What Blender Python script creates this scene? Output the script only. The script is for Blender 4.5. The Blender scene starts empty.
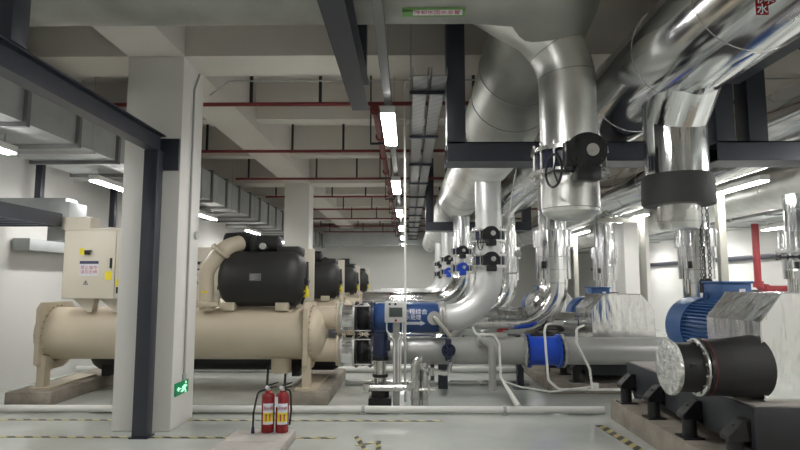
import bpy, bmesh, math, random
from mathutils import Vector as V, Matrix as M
random.seed(4)
PI = math.pi
sc = bpy.context.scene
COL = sc.collection

# ------------------------------------------------------------------ materials
def mat(name, col, rough=.5, metal=0., bump=0., bscale=6., var=0., vscale=3., stretch=(1, 1, 1), rvar=0., emit=None, estr=0., coat=0., spec=.5):
    m = bpy.data.materials.new(name); m.use_nodes = True
    nt = m.node_tree; N = nt.nodes; L = nt.links
    b = N['Principled BSDF']
    b.inputs['Base Color'].default_value = (*col, 1)
    b.inputs['Roughness'].default_value = rough
    b.inputs['Metallic'].default_value = metal
    b.inputs['Coat Weight'].default_value = coat
    b.inputs['Specular IOR Level'].default_value = spec
    if emit:
        b.inputs['Emission Color'].default_value = (*emit, 1)
        b.inputs['Emission Strength'].default_value = estr
    if bump or var or rvar:
        tc = N.new('ShaderNodeTexCoord'); mp = N.new('ShaderNodeMapping')
        mp.inputs['Scale'].default_value = stretch
        L.new(tc.outputs['Object'], mp.inputs['Vector'])
    if bump:
        n = N.new('ShaderNodeTexNoise'); n.inputs['Scale'].default_value = bscale; n.inputs['Detail'].default_value = 3
        L.new(mp.outputs['Vector'], n.inputs['Vector'])
        bp = N.new('ShaderNodeBump'); bp.inputs['Strength'].default_value = bump; bp.inputs['Distance'].default_value = .05
        L.new(n.outputs['Fac'], bp.inputs['Height']); L.new(bp.outputs['Normal'], b.inputs['Normal'])
    if var or rvar:
        n2 = N.new('ShaderNodeTexNoise'); n2.inputs['Scale'].default_value = vscale; n2.inputs['Detail'].default_value = 5
        L.new(mp.outputs['Vector'], n2.inputs['Vector'])
    if var:
        r = N.new('ShaderNodeValToRGB')
        r.color_ramp.elements[0].position = .3; r.color_ramp.elements[1].position = .7
        r.color_ramp.elements[0].color = (*[c * (1 - var) for c in col], 1)
        r.color_ramp.elements[1].color = (*[min(1, c * (1 + var)) for c in col], 1)
        L.new(n2.outputs['Fac'], r.inputs['Fac']); L.new(r.outputs['Color'], b.inputs['Base Color'])
    if rvar:
        mr = N.new('ShaderNodeMapRange'); mr.inputs['To Min'].default_value = max(.02, rough - rvar); mr.inputs['To Max'].default_value = rough + rvar
        mr.inputs['From Min'].default_value = .3; mr.inputs['From Max'].default_value = .7
        L.new(n2.outputs['Fac'], mr.inputs['Value']); L.new(mr.outputs['Result'], b.inputs['Roughness'])
    return m

def stripe_mat(name, a, b_, scale):
    m = bpy.data.materials.new(name); m.use_nodes = True
    nt = m.node_tree; N = nt.nodes; L = nt.links; b = N['Principled BSDF']
    tc = N.new('ShaderNodeTexCoord'); sx = N.new('ShaderNodeSeparateXYZ'); ad = N.new('ShaderNodeMath'); ad.operation = 'ADD'
    L.new(tc.outputs['Object'], sx.inputs['Vector']); L.new(sx.outputs['X'], ad.inputs[0]); L.new(sx.outputs['Y'], ad.inputs[1])
    mu = N.new('ShaderNodeMath'); mu.operation = 'MULTIPLY'; mu.inputs[1].default_value = scale; L.new(ad.outputs[0], mu.inputs[0])
    fr = N.new('ShaderNodeMath'); fr.operation = 'FRACT'; L.new(mu.outputs[0], fr.inputs[0])
    gt = N.new('ShaderNodeMath'); gt.operation = 'GREATER_THAN'; gt.inputs[1].default_value = .5; L.new(fr.outputs[0], gt.inputs[0])
    mx = N.new('ShaderNodeMix'); mx.data_type = 'RGBA'
    mx.inputs['A'].default_value = (*a, 1); mx.inputs['B'].default_value = (*b_, 1)
    L.new(gt.outputs[0], mx.inputs['Factor']); L.new(mx.outputs['Result'], b.inputs['Base Color'])
    b.inputs['Roughness'].default_value = .4
    return m

MT = dict(
    floor=mat('floor_epoxy', (.53, .555, .52), .12, bump=.03, bscale=1.2, var=.16, vscale=.8, rvar=.10, spec=.6),
    wall=mat('wall_paint', (.68, .675, .65), .7, var=.03, vscale=.7),
    ceil=mat('ceiling_paint', (.66, .625, .575), .8, var=.05, vscale=.6),
    column=mat('column_paint', (.76, .75, .72), .6, var=.03, vscale=.8),
    clad=mat('aluminium_cladding', (.80, .81, .82), .13, 1, bump=.06, bscale=2.5, rvar=.05, vscale=2),
    clad_y=mat('aluminium_cladding_long', (.76, .77, .78), .12, 1, bump=.05, bscale=9, stretch=(1, .06, 1), rvar=.05, vscale=6),
    clad_z=mat('aluminium_cladding_upright', (.80, .81, .82), .12, 1, bump=.06, bscale=9, stretch=(1, 1, .06), rvar=.05, vscale=6),
    crinkle=mat('crinkled_aluminium', (.84, .84, .84), .15, 1, bump=.22, bscale=8, rvar=.05, stretch=(1, 1, .18)),
    foil=mat('foil_insulation', (.84, .84, .83), .17, 1, bump=.45, bscale=4.5, stretch=(1, 1, .28), rvar=.06, vscale=4),
    galvpipe=mat('galvanised_pipe', (.74, .745, .72), .36, .9, bump=.05, bscale=2, var=.16, vscale=2.2, rvar=.08),
    dullpipe=mat('dull_pipe', (.36, .365, .335), .5, .55, bump=.05, bscale=2, var=.14, vscale=2.2),
    galv=mat('galvanised_duct', (.46, .48, .48), .58, .5, bump=.03, var=.10, vscale=2.5),
    greypipe=mat('grey_painted_pipe', (.40, .40, .385), .34, .25, var=.05, vscale=3),
    lightpipe=mat('silver_painted_pipe', (.66, .665, .66), .36, .45, var=.06, vscale=3),
    steel=mat('stainless_steel', (.66, .66, .64), .27, 1, rvar=.05),
    zinc=mat('zinc_bolts', (.55, .55, .53), .4, .9),
    cream=mat('cream_paint', (.56, .49, .375), .4, var=.04, vscale=2),
    panel=mat('cream_panel', (.68, .63, .53), .42),
    black=mat('black_foam', (.018, .018, .019), .55, bump=.06, bscale=8),
    rubber=mat('black_rubber', (.012, .012, .013), .45),
    blackiron=mat('black_iron', (.014, .014, .016), .32),
    dark=mat('dark_steel', (.040, .044, .060), .38, .15, var=.12, vscale=2),
    base=mat('charcoal_base', (.034, .037, .042), .45, var=.15, vscale=2.5),
    wrap=mat('black_wrap', (.045, .045, .047), .6, bump=.3, bscale=7),
    blue=mat('blue_paint', (.018, .06, .20), .32, var=.12, vscale=6, bump=.04, bscale=12),
    brightblue=mat('bright_blue_paint', (.012, .07, .50), .3, var=.06, vscale=5),
    motor=mat('motor_blue', (.04, .118, .31), .38),
    navy=mat('navy_paint', (.012, .02, .06), .35),
    red=mat('red_paint', (.17, .022, .022), .45),
    redbright=mat('red_enamel', (.27, .012, .016), .25, coat=.3),
    fire=mat('fire_red', (.27, .03, .035), .45),
    railgrey=mat('tray_rail_grey', (.20, .20, .20), .55, .2),
    white=mat('white_plastic', (.75, .75, .72), .4),
    beige=mat('beige_post', (.36, .355, .31), .5),
    yellow=mat('yellow_sticker', (.80, .66, .03), .5),
    concrete=mat('concrete', (.30, .265, .225), .85, bump=.2, bscale=14, var=.22, vscale=5),
    slab=mat('pale_concrete', (.46, .43, .40), .8, bump=.12, bscale=10, var=.14, vscale=5),
    grey=mat('grey_plastic', (.42, .42, .41), .5),
    ltgrey=mat('light_grey_enclosure', (.56, .56, .54), .45),
    screen=mat('screen', (.07, .085, .08), .15),
    green=mat('green_label', (.16, .36, .10), .5),
    greenlit=mat('exit_sign_green', (.0, .18, .07), .4, emit=(.0, .35, .12), estr=.15),
    manlit=mat('exit_sign_figure', (.5, .9, .7), .4, emit=(.45, 1, .65), estr=.7),
    paper=mat('paper_label', (.74, .74, .80), .6),
    ink=mat('dark_ink', (.05, .05, .12), .6),
    redink=mat('red_ink', (.5, .06, .08), .6),
    plate=mat('nameplate', (.20, .20, .21), .4, .5),
    plastic=mat('plastic_film', (.62, .63, .60), .22, .35, bump=.9, bscale=16, var=.3, vscale=18),
    tube=mat('tube_light', (1, 1, 1), .5, emit=(1, .985, .96), estr=64.),
    perforated=stripe_mat('perforated_tray', (.20, .20, .195), (.15, .15, .15), 6.0),
    hazard=stripe_mat('hazard_stripes', (.52, .46, .20), (.05, .05, .04), 5.5),
)

# ------------------------------------------------------------------ mesh builder
class G:
    def __init__(s): s.bm = bmesh.new()
    def box(s, x0, x1, y0, y1, z0, z1, bev=0, seg=2):
        r = bmesh.ops.create_cube(s.bm, size=1)
        vs = r['verts']
        for v in vs:
            v.co = V(((x0 + x1) / 2 + v.co.x * (x1 - x0), (y0 + y1) / 2 + v.co.y * (y1 - y0), (z0 + z1) / 2 + v.co.z * (z1 - z0)))
        if bev:
            es = list({e for v in vs for e in v.link_edges})
            bmesh.ops.bevel(s.bm, geom=es, offset=bev, segments=seg, affect='EDGES', profile=.5)
        return s
    def _rings(s, rings, caps=True):
        bm = s.bm; prev = None; first = None
        for ring in rings:
            cur = [bm.verts.new(p) for p in ring]
            if prev:
                n = len(cur)
                for i in range(n):
                    bm.faces.new((prev[i], prev[(i + 1) % n], cur[(i + 1) % n], cur[i]))
            else: first = cur
            prev = cur
        if caps:
            bm.faces.new(list(reversed(first))); bm.faces.new(prev)
        return s
    @staticmethod
    def frame(d):
        d = d.normalized(); a = V((0, 0, 1)) if abs(d.z) < .9 else V((1, 0, 0))
        u = d.cross(a).normalized(); return u, d.cross(u).normalized()
    def lathe(s, p0, d, prof, n=28, caps=True):
        p0 = V(p0); d = V(d).normalized(); u, w = s.frame(d)
        s._rings([[p0 + d * t + (u * math.cos(2 * PI * i / n) + w * math.sin(2 * PI * i / n)) * r for i in range(n)] for t, r in prof], caps)
        return s
    def cyl(s, p0, p1, r, r1=None, n=24):
        p0 = V(p0); p1 = V(p1)
        return s.lathe(p0, p1 - p0, [(0, r), ((p1 - p0).length, r if r1 is None else r1)], n)
    def tubering(s, p0, d, ri, ro, t, n=28):      # hollow ring
        p0 = V(p0)
        return s.lathe(p0, d, [(0, ri), (0, ro), (t, ro), (t, ri), (0, ri)], n, caps=False)
    def path(s, pts, bend, seg=10):
        pts = [V(p) for p in pts]; out = [pts[0]]
        for i in range(1, len(pts) - 1):
            a, b, c = pts[i - 1], pts[i], pts[i + 1]
            d1 = (a - b).normalized(); d2 = (c - b).normalized()
            ang = d1.angle(d2)
            if ang > PI - .01: out.append(b); continue
            bd = bend[i - 1] if isinstance(bend, (list, tuple)) else bend
            t = min(bd / math.tan(ang / 2), (a - b).length * .49 if i > 1 else (a - b).length * .98, (c - b).length * .49 if i < len(pts) - 2 else (c - b).length * .98)
            rr = t * math.tan(ang / 2)
            ctr = b + (d1 + d2).normalized() * (rr / math.sin(ang / 2))
            v1 = b + d1 * t - ctr; v2 = b + d2 * t - ctr
            ax = v1.cross(v2).normalized(); tot = v1.angle(v2)
            for k in range(seg + 1):
                out.append(ctr + M.Rotation(tot * k / seg, 3, ax) @ v1)
        out.append(pts[-1]); return out
    def tube(s, pts, r, bend=.1, n=16, seg=10, caps=True):
        P = s.path(pts, bend, seg)
        L = [0]
        for i in range(1, len(P)): L.append(L[-1] + (P[i] - P[i - 1]).length)
        d = (P[1] - P[0]).normalized(); u, w = s.frame(d); rings = []
        for i, p in enumerate(P):
            if i == 0: t = P[1] - P[0]
            elif i == len(P) - 1: t = P[-1] - P[-2]
            else: t = (P[i + 1] - P[i]).normalized() + (P[i] - P[i - 1]).normalized()
            t = t.normalized(); q = d.rotation_difference(t); u = q @ u; w = q @ w; d = t
            rad = r(L[i] / L[-1]) if callable(r) else r
            rings.append([p + (u * math.cos(2 * PI * k / n) + w * math.sin(2 * PI * k / n)) * rad for k in range(n)])
        s._rings(rings, caps); return s
    def torus(s, c, d, R, r, n=32, m=8):
        c = V(c); d = V(d).normalized(); u, w = s.frame(d); bm = s.bm
        g = [[bm.verts.new(c + (u * math.cos(a) + w * math.sin(a)) * (R + r * math.cos(b)) + d * r * math.sin(b))
              for b in [2 * PI * j / m for j in range(m)]] for a in [2 * PI * i / n for i in range(n)]]
        for i in range(n):
            for j in range(m):
                bm.faces.new((g[i][j], g[(i + 1) % n][j], g[(i + 1) % n][(j + 1) % m], g[i][(j + 1) % m]))
        return s
    def flange(s, c, d, R, t, nb=12, br=.012, hole=0):
        c = V(c); d = V(d).normalized()
        if hole: s.tubering(c - d * t / 2, d, hole, R, t)
        else: s.lathe(c - d * t / 2, d, [(0, R * .985), (t * .1, R), (t * .9, R), (t, R * .985)], 32)
        u, w = s.frame(d)
        for i in range(nb):
            a = 2 * PI * (i + .5) / nb; p = c + (u * math.cos(a) + w * math.sin(a)) * (R - br * 1.9)
            s.cyl(p - d * (t / 2 + br * 1.3), p + d * (t / 2 + br * 1.3), br, n=6)
        return s
    def prism(s, poly, axis, a0, a1, bev=0):
        f = {'x': lambda p, a: (a, p[0], p[1]), 'y': lambda p, a: (p[0], a, p[1]), 'z': lambda p, a: (p[0], p[1], a)}[axis]
        lo = [s.bm.verts.new(f(p, a0)) for p in poly]; hi = [s.bm.verts.new(f(p, a1)) for p in poly]; n = len(poly)
        fs = [s.bm.faces.new(lo), s.bm.faces.new(list(reversed(hi)))]
        for i in range(n): fs.append(s.bm.faces.new((lo[i], hi[i], hi[(i + 1) % n], lo[(i + 1) % n])))
        bmesh.ops.recalc_face_normals(s.bm, faces=fs)
        if bev:
            bmesh.ops.bevel(s.bm, geom=list({e for fc in fs for e in fc.edges}), offset=bev, segments=2, affect='EDGES')
        return s
    def ell(s, c, rx, ry, rz, n=20):
        r = bmesh.ops.create_uvsphere(s.bm, u_segments=n, v_segments=n // 2 + 2, radius=1)
        for v in r['verts']: v.co = V((c[0] + v.co.x * rx, c[1] + v.co.y * ry, c[2] + v.co.z * rz))
        return s

def root_of(p):
    while p.parent: p = p.parent
    return p
def obj(name, g, material, parent=None, sharp=40):
    bm = g.bm
    if parent:
        off = root_of(parent)['_o']
        bmesh.ops.translate(bm, verts=bm.verts, vec=-V(off))
    bmesh.ops.recalc_face_normals(bm, faces=bm.faces)
    me = bpy.data.meshes.new(name); bm.to_mesh(me); bm.free()
    me.materials.append(material)
    for p in me.polygons: p.use_smooth = True
    me.set_sharp_from_angle(angle=math.radians(sharp))
    o = bpy.data.objects.new(name, me); COL.objects.link(o)
    if parent: o.parent = parent
    return o
def thing(name, label, cat, loc=(0, 0, 0), group=None):
    o = bpy.data.objects.new(name, None); COL.objects.link(o)
    o.empty_display_size = .1
    o.location = loc; o['_o'] = list(loc); o['label'] = label; o['category'] = cat
    if group: o['group'] = group
    return o
def tag(o, label, cat, group=None):
    o['label'] = label; o['category'] = cat
    if group: o['group'] = group
    return o
def solo(name, g, material, label, cat, group=None):
    """one-mesh thing with its origin at the middle of its underside"""
    bm = g.bm
    lo = [min(v.co[i] for v in bm.verts) for i in range(3)]; hi = [max(v.co[i] for v in bm.verts) for i in range(3)]
    c = V(((lo[0] + hi[0]) / 2, (lo[1] + hi[1]) / 2, lo[2]))
    bmesh.ops.translate(bm, verts=bm.verts, vec=-c)
    o = obj(name, g, material); o.location = c
    o['_o'] = list(c)
    return tag(o, label, cat, group)
def struct(name, g, material):
    o = obj(name, g, material); o['kind'] = 'structure'; return o
def dup(root, delta, label, skip=()):
    r = root.copy(); COL.objects.link(r); r.location = V(root.location) + V(delta); r['label'] = label; r['_o'] = list(r.location)
    for ch in list(root.children):
        if ch.name.split('.')[0] in skip: continue
        c = ch.copy(); COL.objects.link(c); c.parent = r
        for gr in list(ch.children):
            d = gr.copy(); COL.objects.link(d); d.parent = c
    return r
def text_bm(txt, size):
    cu = bpy.data.curves.new('t', 'FONT'); cu.body = txt; cu.size = size; cu.align_x = 'CENTER'; cu.align_y = 'CENTER'; cu.extrude = .001
    cu.resolution_u = 3
    o = bpy.data.objects.new('t', cu); COL.objects.link(o)
    bpy.context.view_layer.update()
    me = bpy.data.meshes.new_from_object(o.evaluated_get(bpy.context.evaluated_depsgraph_get()))
    bpy.data.objects.remove(o); bpy.data.curves.remove(cu)
    g = G(); g.bm.from_mesh(me); bpy.data.meshes.remove(me)
    return g
def place_text(g, fn):
    for v in g.bm.verts: v.co = V(fn(v.co.x, v.co.y, v.co.z))
    return g

# ------------------------------------------------------------------ the room
XL, XR, YB, YF, ZC = -6.05, 8.6, 30., -2.6, 5.0
struct('floor', G().box(XL - .2, XR + .2, YF - .2, YB + .2, -.2, 0), MT['floor'])
struct('ceiling', G().box(XL - .2, XR + .2, YF - .2, YB + .2, ZC, ZC + .2), MT['ceil'])
struct('wall_left', G().box(XL - .2, XL, YF, YB, 0, ZC), MT['wall'])
struct('wall_right', G().box(XR, XR + .2, YF, YB, 0, ZC), MT['wall'])
struct('wall_back', G().box(XL, XR, YB, YB + .2, 0, ZC), MT['wall'])
struct('wall_front', G().box(XL, XR, YF - .2, YF, 0, ZC), MT['wall'])
for cx in (-3.22, 5.55):
    for cy in ((6.4, 14.9) if cx < 0 else (6.4, 14.9, 23.4)):
        struct('column', G().box(cx, cx + .65, cy, cy + .65, 0, 4.2, .015), MT['column'])
    for y0, y1 in (((YF, 4.2), (5.5, YB)) if cx < 0 else ((YF, YB),)):
        struct('ceiling_beam', G().box(cx, cx + .65, y0, y1, 4.2, ZC), MT['ceil'])
for cy in (-2.1, 6.4, 14.9, 23.4):
    for a, b in ((XL, -3.22), (-2.57, 5.55), (6.2, XR)):
        struct('ceiling_beam', G().box(a, b, cy, cy + .65, 4.2, ZC), MT['ceil'])
for cy in (1.0, 3.8, 9.5, 12.3, 17.8, 20.6, 26.2, 28.8):
    for a, b in ((XL, -3.22), (-2.57, 5.55), (6.2, XR)):
        struct('ceiling_beam', G().box(a, b, cy, cy + .3, 4.35, ZC), MT['ceil'])

# ------------------------------------------------------------------ lamps
LORD = ['nearest', 'second nearest', 'third nearest', 'fourth nearest', 'fifth nearest', 'sixth nearest', 'seventh nearest', 'farthest']
ORD = ['nearest', 'second', 'third', 'fourth', 'fifth', 'sixth', 'seventh']
def lamp(x, y, z, L, label, group, w=.15, top=ZC):
    t = thing('batten_light', label, 'ceiling light', (x, y, z), group)
    obj('housing', G().box(x - w / 2, x + w / 2, y - L / 2, y + L / 2, z + .018, z + .1, .006), MT['white'], t)
    obj('tube', G().box(x - w / 2 + .008, x + w / 2 - .008, y - L / 2 + .01, y + L / 2 - .01, z, z + .02, .008, 2), MT['tube'], t)
    for s in (-.4, .4): obj('hanger', G().cyl((x, y + s * L, z + .1), (x, y + s * L, top), .008, n=8), MT['grey'], t)
    return t
for i in range(7):
    lamp(-.22, 2.64 + 4.2 * i, 3.42, 1.45, '%s lit batten lamp of the central aisle row, under the grey trunking' % LORD[i], 'aisle batten lights', .165, 3.58)
tr = thing('lighting_trunking', 'grey lighting trunking over the aisle carrying the row of batten lamps', 'trunking', (-.22, 15, 3.58))
obj('channel', G().box(-.262, -.178, -2.4, 29, 3.58, 3.66, .006), MT['railgrey'], tr)
for y in (1.9, 6.2, 9.3, 12.1, 17.1, 20.1, 23.1, 26.1): obj('hanger_rod', G().cyl((-.22, y, 3.66), (-.22, y, ZC), .006, n=6), MT['grey'], tr)
for i, y in enumerate((1.9, 6.1, 9.2, 13.4, 17.6, 21.8, 26)):
    lamp(-4.75, y, 3.13, 1.3, '%s lit batten lamp under the rectangular duct on the left' % LORD[i], 'left batten lights', .15, 3.35)
for i, y in enumerate((.6, 4.8, 9.05, 13.2, 17.3, 21.5)):  # first lamp is out of view, added near the camera for more light
    lamp(5.12, y, 3.05, 1.6, '%s lit batten lamp beside the big aluminium-clad header on the right' % LORD[i], 'right batten lights')
for i, y in enumerate((-.7, 3.5, 7.7, 11.9, 15.6, 19.6)):
    lamp(7.7, y, 2.72, 1.3, '%s lit batten lamp of the row along the right wall' % LORD[i], 'right wall batten lights', .15, 2.95)

# ------------------------------------------------------------------ ducts
d = thing('ventilation_duct', 'long rectangular galvanised duct running along the left wall', 'duct', (-4.8, 14, 3.35))
obj('duct_body', G().box(-5.4, -4.2, -1, 29.2, 3.35, 3.95), MT['galv'], d)
y = .13
while y < 29:
    obj('flange_joint', G().box(-5.44, -4.155, y - .03, y + .03, 3.30, 3.995), MT['railgrey'], d); y += 1.0
for y in range(1, 29, 2):
    g = G().box(-5.5, -4.08, y + .33, y + .37, 3.27, 3.315)
    for x in (-5.46, -4.12): g.cyl((x, y + .35, 3.29), (x, y + .35, ZC), .007, n=6)
    obj('trapeze_hanger', g, MT['grey'], d)
d = thing('ventilation_duct', 'rectangular galvanised duct crossing high in front of the back wall', 'duct', (1, 28.2, 3.35))
obj('duct_body', G().box(-4.1, 6.5, 27.7, 28.6, 3.42, 4.2), MT['galv'], d)
for x in (-3.2, -1.8, -.4, 1.0, 2.4, 3.8, 5.2):
    obj('flange_joint', G().box(x - .03, x + .03, 27.67, 28.63, 3.39, 4.23), MT['galv'], d)
d = thing('ventilation_duct', 'galvanised duct along the right wall above the wall lamps', 'duct', (7.7, 14, 3))
obj('duct_body', G().box(7.1, 8.3, -1, 27, 2.95, 3.5), MT['galv'], d)
for k in range(20): obj('flange_joint', G().box(7.07, 8.33, 1 + k * 1.3, 1.05 + k * 1.3, 2.92, 3.53), MT['galv'], d)

# ------------------------------------------------------------------ sprinkler pipework
for i in range(8):
    y = 7.7 + 2.84 * i
    t = thing('sprinkler_pipe', '%s red sprinkler branch pipe crossing below the ceiling' % (ORD + ['farthest'])[i], 'pipe', (0, y, 4.04), 'red sprinkler branch pipes')
    obj('branch_pipe', G().cyl((-4.05, y, 4.04), (6.8, y, 4.04), .028, n=10), MT['red'], t)
    for x in (-3.75, -2.15, -1.55 + .35, -.3, .9, 3.2, 4.6):
        obj('hanger', G().box(x - .02, x + .02, y - .02, y + .02, 4.02, ZC, .004), MT['blackiron'], t)
t = thing('sprinkler_pipe', 'thick red main pipe running along the aisle below the ceiling', 'pipe', (-.47, 7.2, 3.84))
obj('main_pipe', G().tube([(-.43, 7.45, 3.90), (-.5, 28, 3.90)], .048, .12, 14), MT['red'], t)
for k in range(12): obj('coupling', G().cyl((-.44 - .004 * k, 7.5 + 1.42 * k, 3.90), (-.44 - .004 * k, 7.58 + 1.42 * k, 3.90), .066, n=14), MT['red'], t)
for k in range(8):
    y = 8.4 + 2.84 * k
    obj('hanger', G().box(-.56, -.54, y - .02, y + .02, 3.66, ZC).box(-.34, -.32, y - .02, y + .02, 3.66, ZC).box(-.56, -.32, y - .02, y + .02, 3.64, 3.67), MT['blackiron'], t)

# ------------------------------------------------------------------ cable trays
def tray(x0, x1, y0, y1, z, label, m):
    t = thing('cable_tray', label, 'cable tray', ((x0 + x1) / 2, y0, z))
    obj('tray_bottom', G().box(x0, x1, y0, y1, z, z + .006), MT['perforated'], t)
    obj('side_rail', G().box(x0, x0 + .006, y0, y1, z, z + .09), MT['railgrey'], t)
    obj('side_rail', G().box(x1 - .006, x1, y0, y1, z, z + .09), MT['railgrey'], t)
    return t
tray(.05, .21, 5.6, 29, 3.66, 'left one of two grey perforated cable trays above the aisle', 'galv')
tray(.24, .40, 5.6, 29, 3.66, 'right one of two grey perforated cable trays above the aisle', 'galv')
for i in range(12):
    y = 6.05 + 1.9 * i
    t = thing('trapeze_hanger', 'steel strut and two rods holding the aisle cable trays, %s from the camera' % ['first', 'second', 'third', 'fourth', 'fifth', 'sixth', 'seventh', 'eighth', 'ninth', 'tenth', 'eleventh', 'twelfth'][i], 'hanger', (.22, y, 3.62), 'cable tray hangers')
    obj('strut', G().box(.02, .43, y - .02, y + .02, 3.615, 3.655), MT['dark'], t)
    for x in (.035, .415): obj('rod', G().cyl((x, y, 3.655), (x, y, ZC), .007, n=6), MT['grey'], t)

# ------------------------------------------------------------------ dark steel frames
t = thing('steel_frame', 'dark steel post and beam frame standing against the near white column', 'steel frame', (-2.8, 6.15, 0))
obj('post', G().box(-2.86, -2.71, 6.12, 6.27, 0.012, 3.04, .004), MT['dark'], t)
obj('base_plate', G().box(-2.88, -2.69, 6.10, 6.29, 0, .012), MT['dark'], t)
obj('beam', G().box(-2.86, -2.72, 1.2, 6.34, 3.045, 3.06).box(-2.80, -2.78, 1.2, 6.34, 3.06, 3.235).box(-2.86, -2.72, 1.2, 6.34, 3.235, 3.25), MT['dark'], t)
obj('fixing_plate', G().box(-2.79, -2.575, 6.345, 6.397, 2.86, 3.22, .004), MT['dark'], t)
obj('hanger_post', G().box(-2.88, -2.70, 3.75, 3.93, 3.251, ZC, .004), MT['dark'], t)
t = thing('steel_frame', 'dark steel beam and hanger post below the ceiling, over the aisle', 'steel frame', (-.52, 6, 3.5))
obj('beam', G().box(-.60, -.42, 1.2, 6.1, 3.46, 3.475).box(-.60, -.585, 1.2, 6.1, 3.475, 3.74).box(-.60, -.42, 1.2, 6.1, 3.74, 3.755), MT['dark'], t)
obj('hanger_post', G().box(-.6, -.44, 5.92, 6.08, 3.756, ZC, .004), MT['dark'], t)
def uframe(x0, x1, y, label, posts):
    t = thing('steel_frame', label, 'steel frame', ((x0 + x1) / 2, y, 2.83), 'hanging pipe frames')
    obj('beam', G().box(x0, x1, y, y + .015, 2.845, 3.03).box(x0, x1, y, y + .36, 2.83, 2.845).box(x0, x1, y, y + .36, 3.015, 3.03).box(x0, x1, y + .345, y + .36, 2.845, 3.015), MT['dark'], t)
    for px in posts: obj('hanger_post', G().box(px, px + .19, y, y + .24, 3.031, ZC, .004), MT['dark'], t)
    return t
uframe(.40, 2.9, 5.78, 'near dark steel hanging frame carrying two big pipes right of the aisle', (.40, 2.71))
uframe(.42, 2.9, 13.55, 'far dark steel hanging frame, next down the aisle from the near one', (.42, 2.71))
t = uframe(3.13, 6.2, 5.78, 'dark steel hanging frame with two close posts at the upper right', (3.13, 3.46, 6.0))
obj('top_rail', G().box(3.2, 3.38, 1.5, 5.77, 3.62, 3.80), MT['dark'], t)
obj('brace', G().tube([(3.6, 5.7, 4.3), (5.2, 5.7, 3.1)], .06, .1, 4), MT['dark'], t)

# ------------------------------------------------------------------ big overhead pipes
def seams(pts, r, w=.012, h=.006):
    g = G()
    for c, dd in pts: g.lathe(V(c) - V(dd).normalized() * w / 2, dd, [(0, r), (0, r + h), (w, r + h), (w, r)], 40, caps=False)
    return g
hp = thing('overhead_pipe', 'huge dull silver pipe crossing the top of the picture, with a valved downpipe', 'pipe', (0, 5, 3.87))
g = G().tube([(XL + .01, 4.7, 4.275), (.62, 4.7, 4.275), (1.25, 4.66, 4.20), (1.25, 5.6, 4.0), (1.13, 6.98, 3.50)], lambda f: .45, [1.2, .45, .9], 44, 16)
for x in (-4.6, -3.2, -1.8): g.lathe((x, 4.7, 4.275), (1, 0, 0), [(0, .45), (0, .455), (.015, .455), (.015, .45)], 40, caps=False)
obj('pipe_run', g, MT['dullpipe'], hp)
bp = [(.45, 5.0, 4.33), (1.44, 5.1, 3.75), (1.44, 5.1, 2.74)]
g = G().tube(bp, .25, .66, 36, 14)
P = G().path(bp, .66, 14)
for k in (7, 13):
    dd = P[k + 1] - P[k]; obj('seam_band', G().lathe(P[k], dd, [(0, .249), (0, .255), (.010, .255), (.010, .249)], 36, caps=False), MT['greypipe'], hp)
for f in (.3, .62, .97):
    obj('seam_band', G().lathe(V((1.25, 5.6, 4.0)).lerp(V((1.13, 6.98, 3.5)), f), (-.12, 1.38, -.5), [(0, .44), (0, .457), (.02, .457), (.02, .44)], 44, caps=False), MT['greypipe'], hp)
obj('branch_pipe', g, MT['galvpipe'], hp)
t = thing('header_pipe', 'big silver header pipe running back along the aisle on the hanging frames', 'pipe', (1.13, 17, 3.03))
g = G().cyl((1.13, 6.98, 3.48), (1.13, 27.5, 3.48), .45, n=44)
for k in range(14): g.lathe((1.13, 8.6 + 1.4 * k, 3.48), (0, 1, 0), [(0, .45), (0, .456), (.015, .456), (.015, .45)], 40, caps=False)
obj('pipe_run', g, MT['galvpipe'], t)
obj('end_flange', G().lathe((1.13, 6.95, 3.49), (0, 1, 0), [(0, .44), (0, .48), (.06, .48), (.06, .44)], 44, caps=False), MT['greypipe'], t)
# green direction label wrapped on the underside
def under(u, v, w, x0, c=(4.7, 4.275), R=.452, a0=-1.80): 
    a = a0 - v / R; return (x0 + u, c[0] + math.cos(a) * (R + w), c[1] + math.sin(a) * (R + w))
g = G()
for i in range(8):
    pass
def strip(u0, u1, v0, v1, w, fn, n=6):
    g = G(); a = []
    for ww in (0, w):
        a.append([[g.bm.verts.new(fn(u0 + (u1 - u0) * i / n, v0 + (v1 - v0) * j / 4, ww)) for j in range(5)] for i in range(n + 1)])
    for i in range(n):
        for j in range(4):
            g.bm.faces.new((a[1][i][j], a[1][i + 1][j], a[1][i + 1][j + 1], a[1][i][j + 1])); g.bm.faces.new((a[0][i][j], a[0][i][j + 1], a[0][i + 1][j + 1], a[0][i + 1][j]))
    for i in range(n):
        for j in (0, 3): g.bm.faces.new((a[0][i][j], a[0][i + 1][j], a[1][i + 1][j], a[1][i][j]))
    for j in range(4):
        for i in (0, n): g.bm.faces.new((a[0][i][j], a[0][i][j + 1], a[1][i][j + 1], a[1][i][j]))
    return g
lb = obj('direction_label', strip(-.26, .26, -.055, .055, .003, lambda u, v, w: under(u, v, w, .215)), MT['green'], hp)
lb['label'] = 'green flow direction label'
obj('label_panel', strip(-.17, .24, -.033, .033, .005, lambda u, v, w: under(u, v, w, .215)), MT['paper'], lb)
obj('lettering', place_text(text_bm('冷却水回水总管', .055), lambda u, v, w: under(u + .03, v, w + .006, .215)), MT['redink'], lb)

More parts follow.
